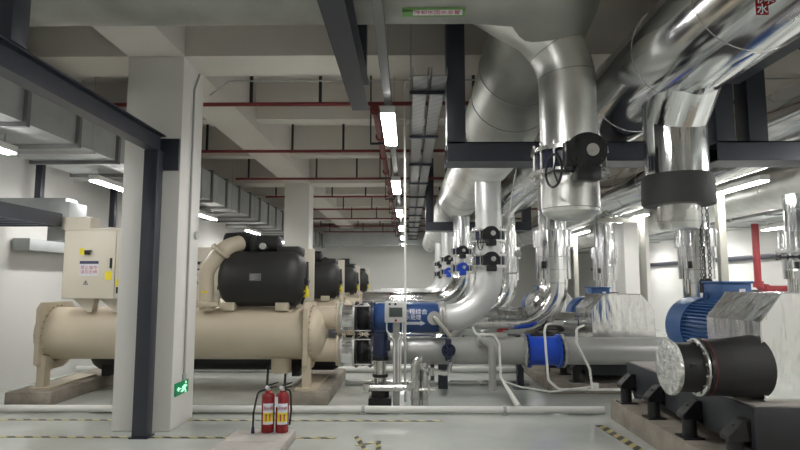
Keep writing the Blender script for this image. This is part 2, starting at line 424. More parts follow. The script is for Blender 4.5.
t = thing('header_pipe', 'large shiny aluminium-clad header pipe sweeping overhead to the upper right', 'pipe', (2.22, 5, 3.1))
g = G().cyl((2.22, .6, 3.47), (2.22, 27.5, 3.47), .41, n=48)
for k in range(26): g.lathe((2.22, 1.6 + .98 * k, 3.47), (0, 1, 0), [(0, .41), (0, .415), (.014, .415), (.014, .41)], 48, caps=False)
obj('pipe_run', g, MT['clad_y'], t)
g = G().cyl((2.25, 4.8, 3.35), (2.25, 4.8, 2.46), .248, n=40)
g.lathe((2.25, 4.8, 2.92), (0, 0, 1), [(0, .248), (0, .253), (.012, .253), (.012, .248)], 40, caps=False)
g.tube([(2.25, 3.6, 3.30), (2.25, 4.45, 3.28), (2.25, 4.78, 2.96)], .244, .2, 36, 3)
obj('branch_pipe', g, MT['clad_z'], t)
rt = obj('red_tag', G().box(1.928, 1.996, 3.09, 3.094, 3.075, 3.27), MT['redbright'], t); rt['label'] = 'red tag with white characters'
obj('lettering', place_text(text_bm('供\n水', .062), lambda u, v, w: (1.962 + u, 3.089 - w, 3.135 + v)), MT['paper'], rt)
# wrap and blanked spool under it
t = thing('blanked_pipe_end', 'shiny pipe end wrapped in black foam, blanked off below the header', 'pipe end', (2.25, 4.8, 2.03))
obj('foam_wrap', G().lathe((2.25, 4.8, 2.24), (0, 0, 1), [(0, .255), (0.0, .275), (.02, .285), (.11, .283), (.22, .28), (.25, .27), (.25, .25)], 40), MT['wrap'], t)
obj('spool', G().lathe((2.25, 4.8, 2.04), (0, 0, 1), [(0, .05), (.005, .15), (.04, .162), (.05, .166), (.26, .166)], 36), MT['steel'], t)
obj('weld_ring', G().torus((2.25, 4.8, 2.1), (0, 0, 1), .165, .005, 36, 6), MT['zinc'], t)
def header(x, z, r, label, m, y0=1.0, y1=27.5):
    t = thing('header_pipe', label, 'pipe', (x, 8, z - r))
    g = G().cyl((x, y0, z), (x, y1, z), r, n=40)
    for k in range(int((y1 - y0) / 1.1)): g.lathe((x, y0 + .5 + 1.1 * k, z), (0, 1, 0), [(0, r), (0, r + .006), (.02, r + .006), (.02, r)], 40, caps=False)
    obj('pipe_run', g, MT[m], t)
    return t
header(4.5, 3.47, .42, 'aluminium-clad header pipe resting on the right frame, left of the wall header', 'clad_y')
header(6.62, 3.3, .38, 'dull grey header pipe nearest the right wall, below the duct level', 'galvpipe')

# ------------------------------------------------------------------ butterfly valves
def valve(c, R, label, s=1., body='navy', gear='blackiron', group='gear operated butterfly valves', wheel=True, gx=.0, gs=1., wo=-.2):
    """pipe axis vertical; gearbox towards the camera"""
    x, y, z = c
    t = thing('butterfly_valve', label, 'valve', (x, y, z - .11 * s), group)
    obj('valve_body', G().tubering((x, y, z - .075 * s), (0, 0, 1), R * .97, R * 1.14, .15 * s), MT[body], t)
    for dz in (-.1, .1):
        obj('flange', G().flange((x, y, z + dz * s), (0, 0, 1), R * 1.34, .035 * s, 14, .014 * s, hole=R * .99), MT['steel'], t)
    g = G(); n = 14
    for i in range(n):
        a = 2 * PI * i / n; p = (x + R * 1.24 * math.cos(a), y + R * 1.24 * math.sin(a))
        g.cyl((*p, z - .16 * s), (*p, z + .16 * s), .011 * s, n=8)
    obj('stud_bolt', g, MT['zinc'], t)
    yy = y - R * 1.3
    q = s * gs; X = x + gx
    gb = G().prism([(X + .13 * q * math.cos(a) * (1.0 if math.cos(a) > 0 else 1.25), z + .02 * q + .13 * q * math.sin(a)) for a in [2 * PI * i / 28 for i in range(28)]], 'y', yy - .12 * s, yy + .02 * s, .006)
    gb.box(X - .165 * q, X - .05 * q, yy - .105 * s, yy + .01, z - .09 * q, z + .09 * q, .01 * s)
    gb.box(X - .10 * q, X + .08 * q, yy - .13 * s, yy, z - .2 * q, z - .09 * q, .02 * s)
    for i in range(10):
        a = 2 * PI * i / 10; gb.cyl((X + .11 * q * math.cos(a), yy - .115 * s, z + .02 * q + .11 * q * math.sin(a)), (X + .11 * q * math.cos(a), yy - .133 * s, z + .02 * q + .11 * q * math.sin(a)), .010 * q, n=6)
    go = obj('gearbox', gb, MT[gear], t)
    obj('cover_disc', G().cyl((X + .02 * q, yy - .12 * s, z + .02 * q), (X + .02 * q, yy - .135 * s, z + .02 * q), .045 * q, n=20).cyl((X + .02 * q, yy - .13 * s, z + .02 * q), (X + .02 * q, yy - .15 * s, z + .02 * q), .014 * q, n=8), MT['steel'], go)
    if wheel:
        wx, wy, wz = x + wo * s, yy - .07 * s, z - .14 * s
        g = G().torus((wx, wy, wz), (1, .25, 0), .135 * s, .011 * s, 32, 8)
        u = V((-.25, 1, 0)).normalized()
        for a in (0, 2.1, 4.2):
            g.cyl((wx, wy, wz), V((wx, wy, wz)) + (u * math.cos(a) + V((0, 0, 1)) * math.sin(a)) * .135 * s, .008 * s, n=8)
        g.cyl((wx, wy, wz), (x + gx - .08 * s, yy - .06 * s, wz), .012 * s, n=8)
        obj('handwheel', g, MT['blackiron'], t)
    return t
valve((1.44, 5.1, 2.66), .25, 'big butterfly valve with black gearbox under the dull silver downpipe', 1.0, gx=.045, gs=1.15, wo=-.24)
t = thing('blanked_pipe_end', 'dull silver capped pipe stub hanging below the big butterfly valve', 'pipe end', (1.44, 5.1, 2.15))
obj('stub', G().lathe((1.44, 5.1, 2.25), (0, 0, 1), [(0, .255), (.29, .25)], 36), MT['galvpipe'], t)
obj('domed_cap', G().lathe((1.44, 5.1, 2.15), (0, 0, 1), [(0, .02), (.004, .12), (.03, .20), (.07, .246), (.105, .25)], 36), MT['galvpipe'], t)
obj('seam_band', G().torus((1.44, 5.1, 2.25), (0, 0, 1), .25, .004, 40, 6), MT['blackiron'], t)

# ------------------------------------------------------------------ chillers
def make_chiller():
    t = thing('chiller', 'nearest cream water chiller with a black compressor drum and control panel', 'chiller', (-3, 8.3, .17), 'row of water chillers')
    Y = 8.3; z = .895
    obj('condenser_shell', G().lathe((-5.02, Y, z), (1, 0, 0), [(0, .365), (3.62, .365)], 48), MT['cream'], t)
    for x0 in (-5.07, -1.42):
        ts = obj('tube_sheet', G().prism([(Y - .41, .5), (Y - .41, 1.25), (Y - .33, 1.33), (Y + .33, 1.33), (Y + .41, 1.25), (Y + .41, .5), (Y + .2, .4), (Y - .2, .4)], 'x', x0, x0 + .06, .004), MT['cream'], t)
    for x0, sgn in ((-5.07, -1), (-1.36, 1)):
        q = .35 if sgn < 0 else 1
        g = G().lathe((x0, Y, z), (sgn, 0, 0), [(0, .37), (.03, .37), (.03 + .06 * q, .36), (.03 + .13 * q, .31), (.03 + .17 * q, .2), (.03 + .18 * q, .05)], 40)

        for i in range(26):
            a = 2 * PI * i / 26; g.cyl((x0 - .005 * sgn, Y + .385 * math.cos(a), z + .385 * math.sin(a)), (x0 + .03 * sgn, Y + .385 * math.cos(a), z + .385 * math.sin(a)), .014, n=6)
            g.cyl((x0 - .065 * sgn, Y + .385 * math.cos(a), z + .385 * math.sin(a)), (x0 - .09 * sgn, Y + .385 * math.cos(a), z + .385 * math.sin(a)), .014, n=6)
        obj('water_box', g, MT['cream'], t)
    for zz in (1.11, .66):
        g = G().cyl((-1.3, Y, zz), (-.99, Y, zz), .165).flange((-.985, Y, zz), (1, 0, 0), .225, .035, 12, .012)
        obj('nozzle', g, MT['cream'], t)
    for x in (-5.0, -1.38):
        obj('support_foot', G().prism([(Y - .34, .19), (Y - .34, .6), (Y - .2, .6), (Y - .2, .19)], 'x', x - .06, x + .05, .004).box(x - .14, x + .16, Y - .42, Y + .8, .17, .195), MT['cream'], t)
    obj('evaporator_shell', G().lathe((-4.85, Y + .84, .60), (1, 0, 0), [(0, .1), (.03, .3), (.1, .34), (3.7, .34), (3.77, .3), (3.8, .1)], 40), MT['black'], t)
    for x in (-4.6, -1.7): obj('rear_support', G().box(x - .06, x + .06, Y + .6, Y + 1.05, .195, .4), MT['black'], t)
    obj('sump', G().cyl((-1.78, Y - .05, .56), (-1.78, Y - .05, .36), .14).cyl((-1.78, Y - .05, .37), (-1.78, Y - .05, .35), .12), MT['cream'], t)
    dz = 1.66
    obj('compressor_drum', G().lathe((-2.67, Y, dz), (1, 0, 0), [(0, .06), (.01, .22), (.05, .31), (.12, .37), (.22, .395), (1.0, .395), (1.10, .37), (1.17, .31), (1.21, .2), (1.22, .05)], 44), MT['black'], t)
    pl = obj('nameplate', G().box(-2.17, -2.01, Y - .40, Y - .38, 1.63, 1.73), MT['plate'], t)
    g = G()
    for k in range(4): g.box(-2.155, -2.155 + (.1 if k % 2 else .06), Y - .4025, Y - .399, 1.645 + k * .02, 1.653 + k * .02)
    obj('plate_marks', g, MT['grey'], pl)
    for x in (-2.5, -1.75): obj('saddle', G().box(x - .09, x + .09, Y - .25, Y + .25, 1.22, 1.33, .006), MT['cream'], t)
    obj('compressor', G().lathe((-2.72, Y + .25, 2.17), (1, 0, 0), [(0, .1), (.02, .17), (.3, .19), (.42, .14), (.8, .13), (.84, .08)], 28).box(-2.3, -2.22, Y + .05, Y + .4, 2.0, 2.27, .01).box(-1.9, -1.55, Y, Y + .4, 1.98, 2.13, .04).cyl((-2.05, Y - .05, 2.1), (-2.05, Y - .13, 2.1), .04), MT['black'], t)
    obj('gauge', G().cyl((-2.06, Y - .1, 2.12), (-2.06, Y - .16, 2.12), .045, n=16), MT['grey'], t)
    dp = obj('discharge_pipe', G().tube([(-2.79, Y - .26, 1.22), (-2.81, Y - .26, 1.78), (-2.58, Y - .22, 2.1), (-2.45, Y + .05, 2.17)], lambda f: .098 + .02 * f, .3, 24), MT['cream'], t)
    obj('flange', G().flange((-2.79, Y - .26, 1.31), (0, 0, 1), .155, .06, 10, .014), MT['cream'], dp)
    obj('flange', G().flange((-2.63, Y - .22, 2.04), (.6, .1, .8), .15, .05, 10, .014), MT['cream'], dp)
    obj('warning_sticker', G().box(-2.83, -2.76, Y - .366, Y - .356, 1.46, 1.49), MT['yellow'], dp)
    obj('rear_panel', G().box(-2.6, -1.43, Y + .5, Y + .56, 1.25, 2.12, .004), MT['panel'], t)
    obj('oil_pipe', G().tube([(-1.50, Y - .1, 1.3), (-1.42, Y - .1, 1.55), (-1.46, Y + .1, 1.9)], .018, .1, 8).tube([(-1.56, Y - .3, 1.27), (-1.45, Y - .3, 1.42), (-1.45, Y, 1.5)], .014, .06, 8).cyl((-1.44, Y - .14, 1.62), (-1.44, Y - .02, 1.62), .04, n=10), MT['black'], t)
    obj('brass_valve', G().box(-1.47, -1.40, Y - .14, Y - .06, 1.40, 1.50, .01).cyl((-1.43, Y - .1, 1.5), (-1.43, Y - .1, 1.56), .02, n=8), MT['yellow'], t)
    # control panel
    cp = obj('control_panel', G().box(-4.73, -3.60, Y - .42, Y - .12, 1.385, 2.325, .008).box(-4.73, -3.60, Y - .43, Y - .12, 2.325, 2.35, .004), MT['panel'], t)
    yf = Y - .438
    for a, b in ((-4.71, -4.005), (-3.995, -3.61)): obj('panel_door', G().box(a, b, yf, Y - .42, 1.395, 2.32, .004), MT['panel'], cp)
    obj('rotary_switch', G().box(-4.42, -4.35, yf - .04, yf, 1.985, 2.045, .006).box(-4.395, -4.315, yf - .06, yf - .03, 2.02, 2.045, .006), MT['blackiron'], cp)
    obj('door_handle', G().box(-4.07, -4.045, yf - .025, yf, 1.80, 1.94, .006), MT['blackiron'], cp)
    for a, b, c, d_ in ((-4.50, -4.435, 1.985, 2.075), (-4.135, -4.04, 1.64, 1.76), (-3.98, -3.89, 1.56, 1.65)):
        obj('warning_sticker', G().box(a, b, yf - .003, yf, c, d_), MT['yellow'], cp)
    obj('black_sticker', G().box(-3.975, -3.90, yf - .003, yf, 1.46, 1.545), MT['blackiron'], cp)
    nt = obj('notice_label', G().box(-4.49, -4.23, yf - .003, yf, 1.70, 1.90), MT['paper'], cp)
    nt['label'] = 'white notice with a blue header'
    obj('notice_header', G().box(-4.49, -4.23, yf - .004, yf - .001, 1.86, 1.90), MT['ink'], cp)
    obj('lettering', place_text(text_bm('禁止操作\n请勿合闸', .058), lambda u, v, w: (-4.36 + u, yf - .0035 - w, 1.777 + v)), MT['redink'], cp)
    g = G()
    for a, b in (((-4.425, 1.58), (-4.365, 1.58)), ((-4.425, 1.58), (-4.395, 1.632)), ((-4.395, 1.632), (-4.365, 1.58)), ((-4.395, 1.58), (-4.395, 1.613))):
        g.cyl((a[0], yf - .002, a[1]), (b[0], yf - .002, b[1]), .004, n=6)
    obj('warning_triangle', g, MT['ink'], cp)
    for x in (-4.48, -4.11):
        obj('panel_bracket', G().prism([(x - .16, 1.385), (x + .14, 1.385), (x + .1, 1.2), (x + .06, 1.2)], 'y', Y - .3, Y - .28).prism([(x - .16, 1.385), (x + .14, 1.385), (x + .1, 1.2), (x + .06, 1.2)], 'y', Y - .16, Y - .14), MT['panel'], t)
    return t
ch = make_chiller()
for k, w in enumerate(('second', 'third', 'farthest')):
    dup(ch, (0, 4.2 * (k + 1), 0), '%s cream water chiller in the row, partly hidden behind the nearer ones' % w)
for k, w in enumerate(('nearest', 'second', 'third', 'farthest')):
    dy = 4.2 * k
    solo('concrete_plinth', G().box(-1.63, -1.05, 7.78 + dy, 9.9 + dy, 0, .17, .012), MT['concrete'], 'concrete plinth under the right end of the %s chiller' % w, 'plinth', 'chiller plinths')
    solo('concrete_plinth', G().box(-5.3, -4.68, 7.70 + dy, 9.9 + dy, 0, .17, .012), MT['concrete'], 'concrete plinth under the left end of the %s chiller' % w, 'plinth', 'chiller plinths')

# ------------------------------------------------------------------ chiller connections
def coupling(z, label_a, label_b, Y=8.3):
    t = thing('pipe_spool', label_a, 'pipe', (-.85, Y, z - .22))
    obj('spool_pipe', G().cyl((-.96, Y, z), (-.74, Y, z), .18, n=28), MT['crinkle'], t)
    obj('flange', G().flange((-.945, Y, z), (1, 0, 0), .225, .03, 12, .012), MT['zinc'], t)
    obj('flange', G().flange((-.755, Y, z), (1, 0, 0), .225, .03, 12, .012), MT['zinc'], t)
    t = thing('rubber_joint', label_b, 'flexible joint', (-.62, Y, z - .24))
    obj('bellows', G().lathe((-.72, Y, z), (1, 0, 0), [(0, .17), (.03, .185), (.09, .215), (.15, .185), (.19, .17)], 32), MT['rubber'], t)
    for x in (-.73, -.53): obj('flange', G().flange((x, Y, z), (1, 0, 0), .235, .03, 12, .012), MT['blackiron'], t)
    for i in range(4):
        a = PI / 4 + PI / 2 * i; obj('tie_rod', G().cyl((-.74, Y + .24 * math.cos(a), z + .24 * math.sin(a)), (-.52, Y + .24 * math.cos(a), z + .24 * math.sin(a)), .009, n=8), MT['zinc'], t)
coupling(1.11, 'foil wrapped flanged spool on the upper nozzle of the nearest chiller', 'black rubber joint left of the blue water treater')
coupling(.65, 'foil wrapped flanged spool on the lower nozzle of the nearest chiller', 'black rubber joint left of the long grey pipe')
t = thing('water_treater', 'blue cylindrical water treater with white lettering and arrow behind the grey box', 'water treater', (-.03, 8.3, .88))
obj('vessel', G().lathe((-.5, 8.3, 1.11), (1, 0, 0), [(0, .15), (.03, .19), (.1, .215), (.88, .215), (.93, .20)], 40), MT['blue'], t)
obj('flange', G().flange((-.495, 8.3, 1.11), (1, 0, 0), .235, .03, 12, .012), MT['navy'], t)
obj('flange', G().flange((.455, 8.3, 1.11), (1, 0, 0), .235, .035, 12, .012), MT['zinc'], t)
def vf(u, v, w, x0, a0): 
    a = a0 - v / .216; return (x0 + u, 8.3 + math.cos(a) * (.217 + w), 1.11 + math.sin(a) * (.217 + w))
obj('lettering', place_text(text_bm('全程综合', .085), lambda u, v, w: vf(u, v, w, .10, PI - .42)), MT['paper'], t)
obj('lettering', place_text(text_bm('水处理', .075), lambda u, v, w: vf(u, v, w, .07, PI - .06)), MT['paper'], t)
g = G()
for k in range(7):
    u0 = -.08 + k * .03
    v = [g.bm.verts.new(vf(*p, .04, PI + .30)) for p in ((u0, -.02, .002), (u0 + .03, -.02, .002), (u0 + .03, .02, .002), (u0, .02, .002))]; g.bm.faces.new(v)
v = [g.bm.verts.new(vf(*p, .04, PI + .30)) for p in ((.13, -.04, .002), (.20, 0, .002), (.13, .04, .002))]; g.bm.faces.new(v)
ar = obj('flow_arrow', g, MT['paper'], t)
nz = obj('side_nozzle', G().cyl((.36, 8.13, 1.12), (.36, 8.02, 1.12), .07).cyl((.36, 8.04, 1.12), (.36, 8.01, 1.12), .095, n=24), MT['grey'], t)
obj('outlet_pipe', G().tube([(.36, 8.02, 1.12), (.37, 7.92, 1.12), (.58, 7.93, .87)], .03, .05, 14), MT['beige'], nz)

def riser(k):
    Y = 8.3 + 4.2 * k; z = 1.11 if k == 0 else 1.22
    if k == 0:
        t = thing('riser_pipe', 'nearest silver riser, elbowing up from the blue water treater to the overhead pipe', 'pipe', (1.16, Y, .9), 'silver risers left of the headers')
        g0 = G().tube([(.47, Y, z), (1.16, Y, z), (1.16, Y, 3.10)], .187, .62, 36, 16)
        g = G().lathe((.49, Y, z), (1, 0, 0), [(0, .187), (0, .20), (.05, .20), (.05, .187)], 36, caps=False).flange((.497, Y, z), (1, 0, 0), .235, .03, 14, .012)
        obj('flange', g, MT['zinc'], t)
        g0.torus((1.16, Y, 1.735), (0, 0, 1), .187, .005, 36, 6).torus((.68, Y, z), (1, 0, 0), .187, .005, 36, 6).torus((1.16, Y, 2.62), (0, 0, 1), .187, .005, 36, 6)
        obj('elbow_pipe', g0, MT['lightpipe'], t)
        return t
    t = thing('riser_pipe', '%s silver riser along the aisle side, bending from its chiller up to the overhead pipe' % ORD[k], 'pipe', (1.16, Y, .9), 'silver risers left of the headers')
    g = G().tube([(-.97, Y, z), (1.16, Y, z), (1.16, Y, 3.10)], .187, .62, 32, 12)
    for x in (-.7, -.1, .45): g.lathe((x, Y, z), (1, 0, 0), [(0, .187), (0, .2), (.03, .2), (.03, .187)], 32, caps=False)
    obj('elbow_pipe', g, MT['clad' if k == 1 else 'lightpipe'], t)
    return t
for k in range(4): riser(k)
for k in range(4):
    Y = 8.3 + 4.2 * k
    valve((1.16, Y, 2.27), .187, 'upper butterfly valve with black gearbox on the %s aisle-side riser' % ORD[k], .78, wheel=(k == 0), gx=.0)
    valve((1.16, Y, 1.915), .187, 'lower butterfly valve with %s gearbox on the %s aisle-side riser' % ('black' if k in (0, 3) else 'blue', ORD[k]), .78, gear='blackiron' if k in (0, 3) else 'brightblue', wheel=False)

# long grey lower pipe
t = thing('water_pipe', 'long thick grey pipe running right from the chiller at knee height', 'pipe', (1, 8.3, .46))
obj('pipe_run', G().cyl((-.47, 8.3, .65), (1.64, 8.3, .65), .188, n=36), MT['greypipe'], t)
obj('pipe_run', G().cyl((2.16, 8.3, .65), (4.5, 8.3, .65), .188, n=36), MT['greypipe'], t)
obj('flange', G().flange((-.46, 8.3, .65), (1, 0, 0), .235, .03, 12, .012), MT['zinc'], t)
obj('flange', G().flange((1.63, 8.3, .65), (1, 0, 0), .235, .03, 14, .012), MT['zinc'], t)
obj('flange', G().flange((2.17, 8.3, .65), (1, 0, 0), .235, .03, 14, .012), MT['zinc'], t)
for x in (.15, 3.2): obj('pipe_support', G().box(x - .04, x + .04, 8.24, 8.36, .012, .47).box(x - .12, x + .12, 8.18, 8.42, 0, .012), MT['dark'], t)
t = thing('check_valve', 'bright blue cylindrical check valve in the long grey pipe', 'valve', (1.9, 8.3, .42))
g = G().lathe((1.68, 8.3, .65), (1, 0, 0), [(0, .235), (.03, .235), (.03, .205), (.07, .2), (.34, .2), (.41, .205), (.41, .235), (.44, .235)], 40)
for i in range(14):
    a = 2 * PI * i / 14
    for x in (1.665, 2.095): g.cyl((x, 8.3 + .215 * math.cos(a), .65 + .215 * math.sin(a)), (x + .04, 8.3 + .215 * math.cos(a), .65 + .215 * math.sin(a)), .012, n=6)
obj('valve_body', g, MT['brightblue'], t)
t = thing('gear_valve', 'small dark handwheel valve in front of the long grey pipe', 'valve', (.55, 8.05, .55))
obj('gearbox', G().cyl((.55, 8.11, .69), (.55, 8.02, .69), .08, n=18).box(.505, .595, 8.0, 8.1, .54, .84, .02), MT['navy'], t)
g = G().torus((.55, 7.98, .69), (0, 1, 0), .085, .012, 28, 8)
for a in (0, 1.05, 2.1): g.cyl((.55 - .08 * math.cos(a), 7.98, .69 - .08 * math.sin(a)), (.55 + .08 * math.cos(a), 7.98, .69 + .08 * math.sin(a)), .012, n=8)
g.cyl((.55, 8.03, .69), (.55, 7.96, .69), .03, n=12)
obj('handwheel', g, MT['navy'], t)

# ------------------------------------------------------------------ clad risers with stepped sleeves
def clad_riser(x, Y, label, elbow, ztop=3.1):
    t = thing('insulated_riser', label, 'pipe', (x, Y, .4), 'aluminium clad risers')
    g = G().tube([(x, Y, ztop), (x, Y, .98), (x - 1.5, Y, .98), (x - 1.72, Y, .55)], .215, [.62, .2], 32, 6) if elbow else G().cyl((x, Y, 0), (x, Y, ztop), .21, n=32)
    if elbow:
        obj('pipe_support', G().box(x - .6, x - .5, Y - .05, Y + .05, .012, .78).box(x - .66, x - .44, Y - .11, Y + .11, 0, .012), MT['dark'], t)
        obj('pipe_support', G().box(x - 1.8, x - 1.66, Y - .07, Y + .07, 0, .57), MT['dark'], t)
    obj('sleeve', G().lathe((x, Y, 2.15), (0, 0, 1), [(0, .21), (0, .30), (.26, .30), (.26, .21)], 32, caps=False), MT['clad_z'], t)
    obj('sleeve', G().lathe((x, Y, 1.66), (0, 0, 1), [(0, .21), (0, .26), (.50, .26), (.50, .21)], 32, caps=False), MT['clad_z'], t)
    for z in (1.6, 1.8, 2.0, 2.4, 2.75): g.torus((x, Y, z), (0, 0, 1), .262 if 1.65 < z < 2.14 else (.302 if z == 2.4 else .213), .005, 32, 6)
    obj('pipe_run', g, MT['crinkle' if elbow else 'clad_z'], t)
    obj('valve_stem', G().box(x - .22, x - .18, Y - .22, Y - .16, 1.82, 1.93, .01), MT['blackiron'], t)
    return t
for k, w in enumerate(('nearest', 'second', 'third', 'farthest')):
    clad_riser(2.26, 9.05 + 4.2 * k, '%s crinkled aluminium-clad riser below the shiny header, elbowing left at the bottom' % w, True)
for k, w in enumerate(('nearest', 'second', 'third')):
    clad_riser(4.48, 9.05 + 4.2 * k, '%s straight aluminium-clad riser behind the pumps on the right' % w, False)
clad_riser(6.2, 9.2, 'aluminium-clad riser at the right edge, near the right wall', False, 3.0)
t = thing('valve_flange', 'dark bolted flange pair on the riser at the right edge', 'flange', (6.2, 9.2, 2.02))
obj('flange', G().flange((6.2, 9.2, 2.08), (0, 0, 1), .36, .03, 14, .014, hole=.26), MT['zinc'], t)
obj('flange', G().flange((6.2, 9.2, 2.0), (0, 0, 1), .36, .03, 14, .014, hole=.26), MT['blackiron'], t)
# low silver pipes to the pumps behind
for k, w in enumerate(('nearer', 'farther')):
    Y = 9.75 + 1.9 * k
    t = thing('water_pipe', '%s low silver pipe running sideways towards the pumps, behind the grey pipe' % w, 'pipe', (1.5, Y, .8))
    g = G().tube([(-.2, Y, .72 - .0), (1.35, Y, .72), (1.75, Y, .95), (2.77, Y, .95)], .17, .3, 28)
    for x in (.2, .9, 2.0, 2.4): g.lathe((x, Y, .72 if x < 1.4 else .95), (1, 0, 0), [(0, .17), (0, .18), (.03, .18), (.03, .17)], 28, caps=False)
    obj('pipe_run', g, MT['clad'], t)
    for x in (.4, 2.3): obj('pipe_support', G().box(x - .03, x + .03, Y - .04, Y + .04, 0, .56 if x < 1 else .79), MT['dark'], t)
solo('pipe_label', G().box(2.0, 2.5, 9.42, 9.428, .93, 1.0), MT['white'], 'white strip on the low silver pipe left of the second pump', 'label')
t = thing('chain', 'dark operating chain hanging beside the nearest right-hand clad riser', 'chain', (4.43, 8.7, 1.6))
g = G()
for k in range(24):
    for s in (0, 1):
        g.torus((4.42 + .09 * s, 8.72, 1.62 + .05 * k), ((1, 0, 0) if k % 2 else (0, 1, 0)), .024, .008, 10, 5)
obj('links', g, MT['blackiron'], t)
obj('pulley', G().cyl((4.46, 8.68, 1.6), (4.46, 8.78, 1.6), .07, n=16).box(4.40, 4.52, 8.66, 8.8, 1.45, 1.6, .01), MT['blackiron'], t)

# ------------------------------------------------------------------ pumps
def make_pump():
    t = thing('pump_set', 'nearest pump set with blue motor, foil covered casing and a wrapped blank flange', 'pump', (3.24, 5.6, .23), 'foil covered pump sets')
    obj('inertia_base', G().box(2.6, 3.92, 4.5, 7.05, .34, .665, .006), MT['base'], t)
    obj('grout_top', G().box(2.63, 3.89, 4.53, 7.02, .66, .675), MT['slab'], t)
    for y in (4.62, 5.35, 6.1, 6.85):
        for x, sg in ((2.6, -1), (3.92, 1)):
            sm = obj('spring_mount', G().prism([(x, .36), (x, .56), (x + sg * .05, .56), (x + sg * .17, .44), (x + sg * .17, .40), (x, .40)], 'y', y - .07, y + .07, .004), MT['blackiron'], t)
            obj('spring', G().cyl((x + sg * .09, y, .232), (x + sg * .09, y, .41), .062, n=18).cyl((x + sg * .09, y, .40), (x + sg * .09, y, .52), .018, n=8), MT['blackiron'], sm)
            obj('foot_plate', G().box(x + sg * .09 - .09, x + sg * .09 + .09, y - .09, y + .09, .23, .245), MT['blackiron'], sm)
    prof = [(2.78, .678), (3.72, .678), (3.72, 1.29), (3.52, 1.52), (2.96, 1.52), (2.78, 1.29)]
    g = G().prism(prof, 'y', 4.66, 5.48)
    bmesh.ops.subdivide_edges(g.bm, edges=g.bm.edges[:], cuts=5, use_grid_fill=True)
    rnd = random.Random(7)
    for v in g.bm.verts:
        v.co += V((rnd.uniform(-1, 1), rnd.uniform(-1, 1), rnd.uniform(-.5, .5))) * .006
    obj('insulation_casing', g, MT['foil'], t, 25)
    for z0 in (.678, ):
        obj('edge_trim', G().tube([(2.78, 4.655, .69), (2.78, 4.655, 1.29), (2.96, 4.655, 1.52), (3.52, 4.655, 1.52)], .006, .01, 6, 2), MT['clad'], t)
    obj('bearing_pedestal', G().box(3.05, 3.45, 5.48, 5.72, .678, 1.0, .02).cyl((3.25, 5.46, 1.1), (3.25, 5.75, 1.1), .12), MT['motor'], t)
    cx, cz = 3.25, 1.12
    mo = obj('motor', G().cyl((cx, 5.72, cz), (cx, 6.36, cz), .272, n=40).box(cx - .25, cx + .25, 5.8, 5.95, .678, .95, .01).box(cx - .25, cx + .25, 6.15, 6.3, .678, .95, .01), MT['motor'], t)
    g = G()
    for i in range(48):
        a = 2 * PI * i / 48
        c, s_ = math.cos(a), math.sin(a); u = V((-s_, 0, c)) * .005
        p0 = V((cx + .26 * c, 0, cz + .26 * s_)); p1 = V((cx + .315 * c, 0, cz + .315 * s_))
        q = [p0 - u, p1 - u, p1 + u, p0 + u]
        lo = [g.bm.verts.new((p.x, 5.75, p.z)) for p in q]; hi = [g.bm.verts.new((p.x, 6.34, p.z)) for p in q]
        g.bm.faces.new(lo); g.bm.faces.new(hi[::-1])
        for j in range(4): g.bm.faces.new((lo[j], hi[j], hi[(j + 1) % 4], lo[(j + 1) % 4]))
    obj('cooling_fin', g, MT['motor'], mo)
    obj('fan_cover', G().lathe((cx, 6.34, cz), (0, 1, 0), [(0, .27), (0, .325), (.36, .325), (.44, .29), (.46, .2), (.46, .1)], 44), MT['motor'], mo)
    tb = obj('terminal_box', G().box(3.22, 3.53, 6.02, 6.38, 1.40, 1.595, .01).box(3.20, 3.55, 6.0, 6.4, 1.595, 1.62, .008), MT['motor'], mo)
    obj('rating_plate', G().box(3.40, 3.46, 6.012, 6.02, 1.50, 1.54), MT['paper'], mo)
    obj('lifting_eye', G().torus((3.2, 6.3, 1.46), (1, 0, 0), .04, .012, 16, 6), MT['motor'], mo)
    obj('cable_gland', G().tube([(3.53, 6.2, 1.5), (3.75, 6.2, 1.5), (3.85, 6.2, 1.3), (3.88, 6.2, .7)], .03, .1, 10), MT['rubber'], mo)
    # suction side blank
    Y, z = 4.76, .93
    st = obj('suction_elbow', G().tube([(2.36, Y, z), (2.5, Y, z), (2.65, Y + .02, z), (2.79, Y + .04, z)], lambda f: .222 + .03 * f * f, .1, 32), MT['black'], t)
    st['label'] = 'black foam wrapped suction stub'
    obj('flange', G().flange((2.345, Y, z), (1, 0, 0), .228, .03, 14, .014), MT['blackiron'], st)
    obj('flange', G().flange((2.31, Y, z), (1, 0, 0), .228, .02, 14, .012), MT['steel'], st)
    obj('gasket', G().cyl((2.362, Y, z), (2.37, Y, z), .226, n=36), MT['red'], st)
    obj('blank_spool', G().cyl((2.11, Y, z), (2.30, Y, z), .195, n=32).box(2.18, 2.22, Y - .202, Y - .19, z + .02, z + .05), MT['rubber'], t)
    g = G().lathe((2.07, Y, z), (1, 0, 0), [(0, .03), (.002, .12), (.0, .2), (.012, .218), (.035, .22), (.05, .21), (.06, .165)], 44)
    rnd = random.Random(3)
    bc = obj('blank_end', g, MT['plastic'], t); bc['label'] = 'blank end wrapped in clear crinkled film'
    return t
pm = make_pump()
dup(pm, (0, 4.2, -.09), 'second pump set behind the long grey pipe, with foil covered casing', skip=('suction_elbow', 'blank_spool', 'blank_end'))
dup(pm, (0, 8.4, -.09), 'third pump set, farthest back and mostly hidden behind the second one', skip=('suction_elbow', 'blank_spool', 'blank_end'))
solo('concrete_plinth', G().box(2.40, 4.1, 3.2, 7.08, 0, .23, .015), MT['concrete'], 'stained concrete plinth under the nearest pump set', 'plinth', 'pump plinths')
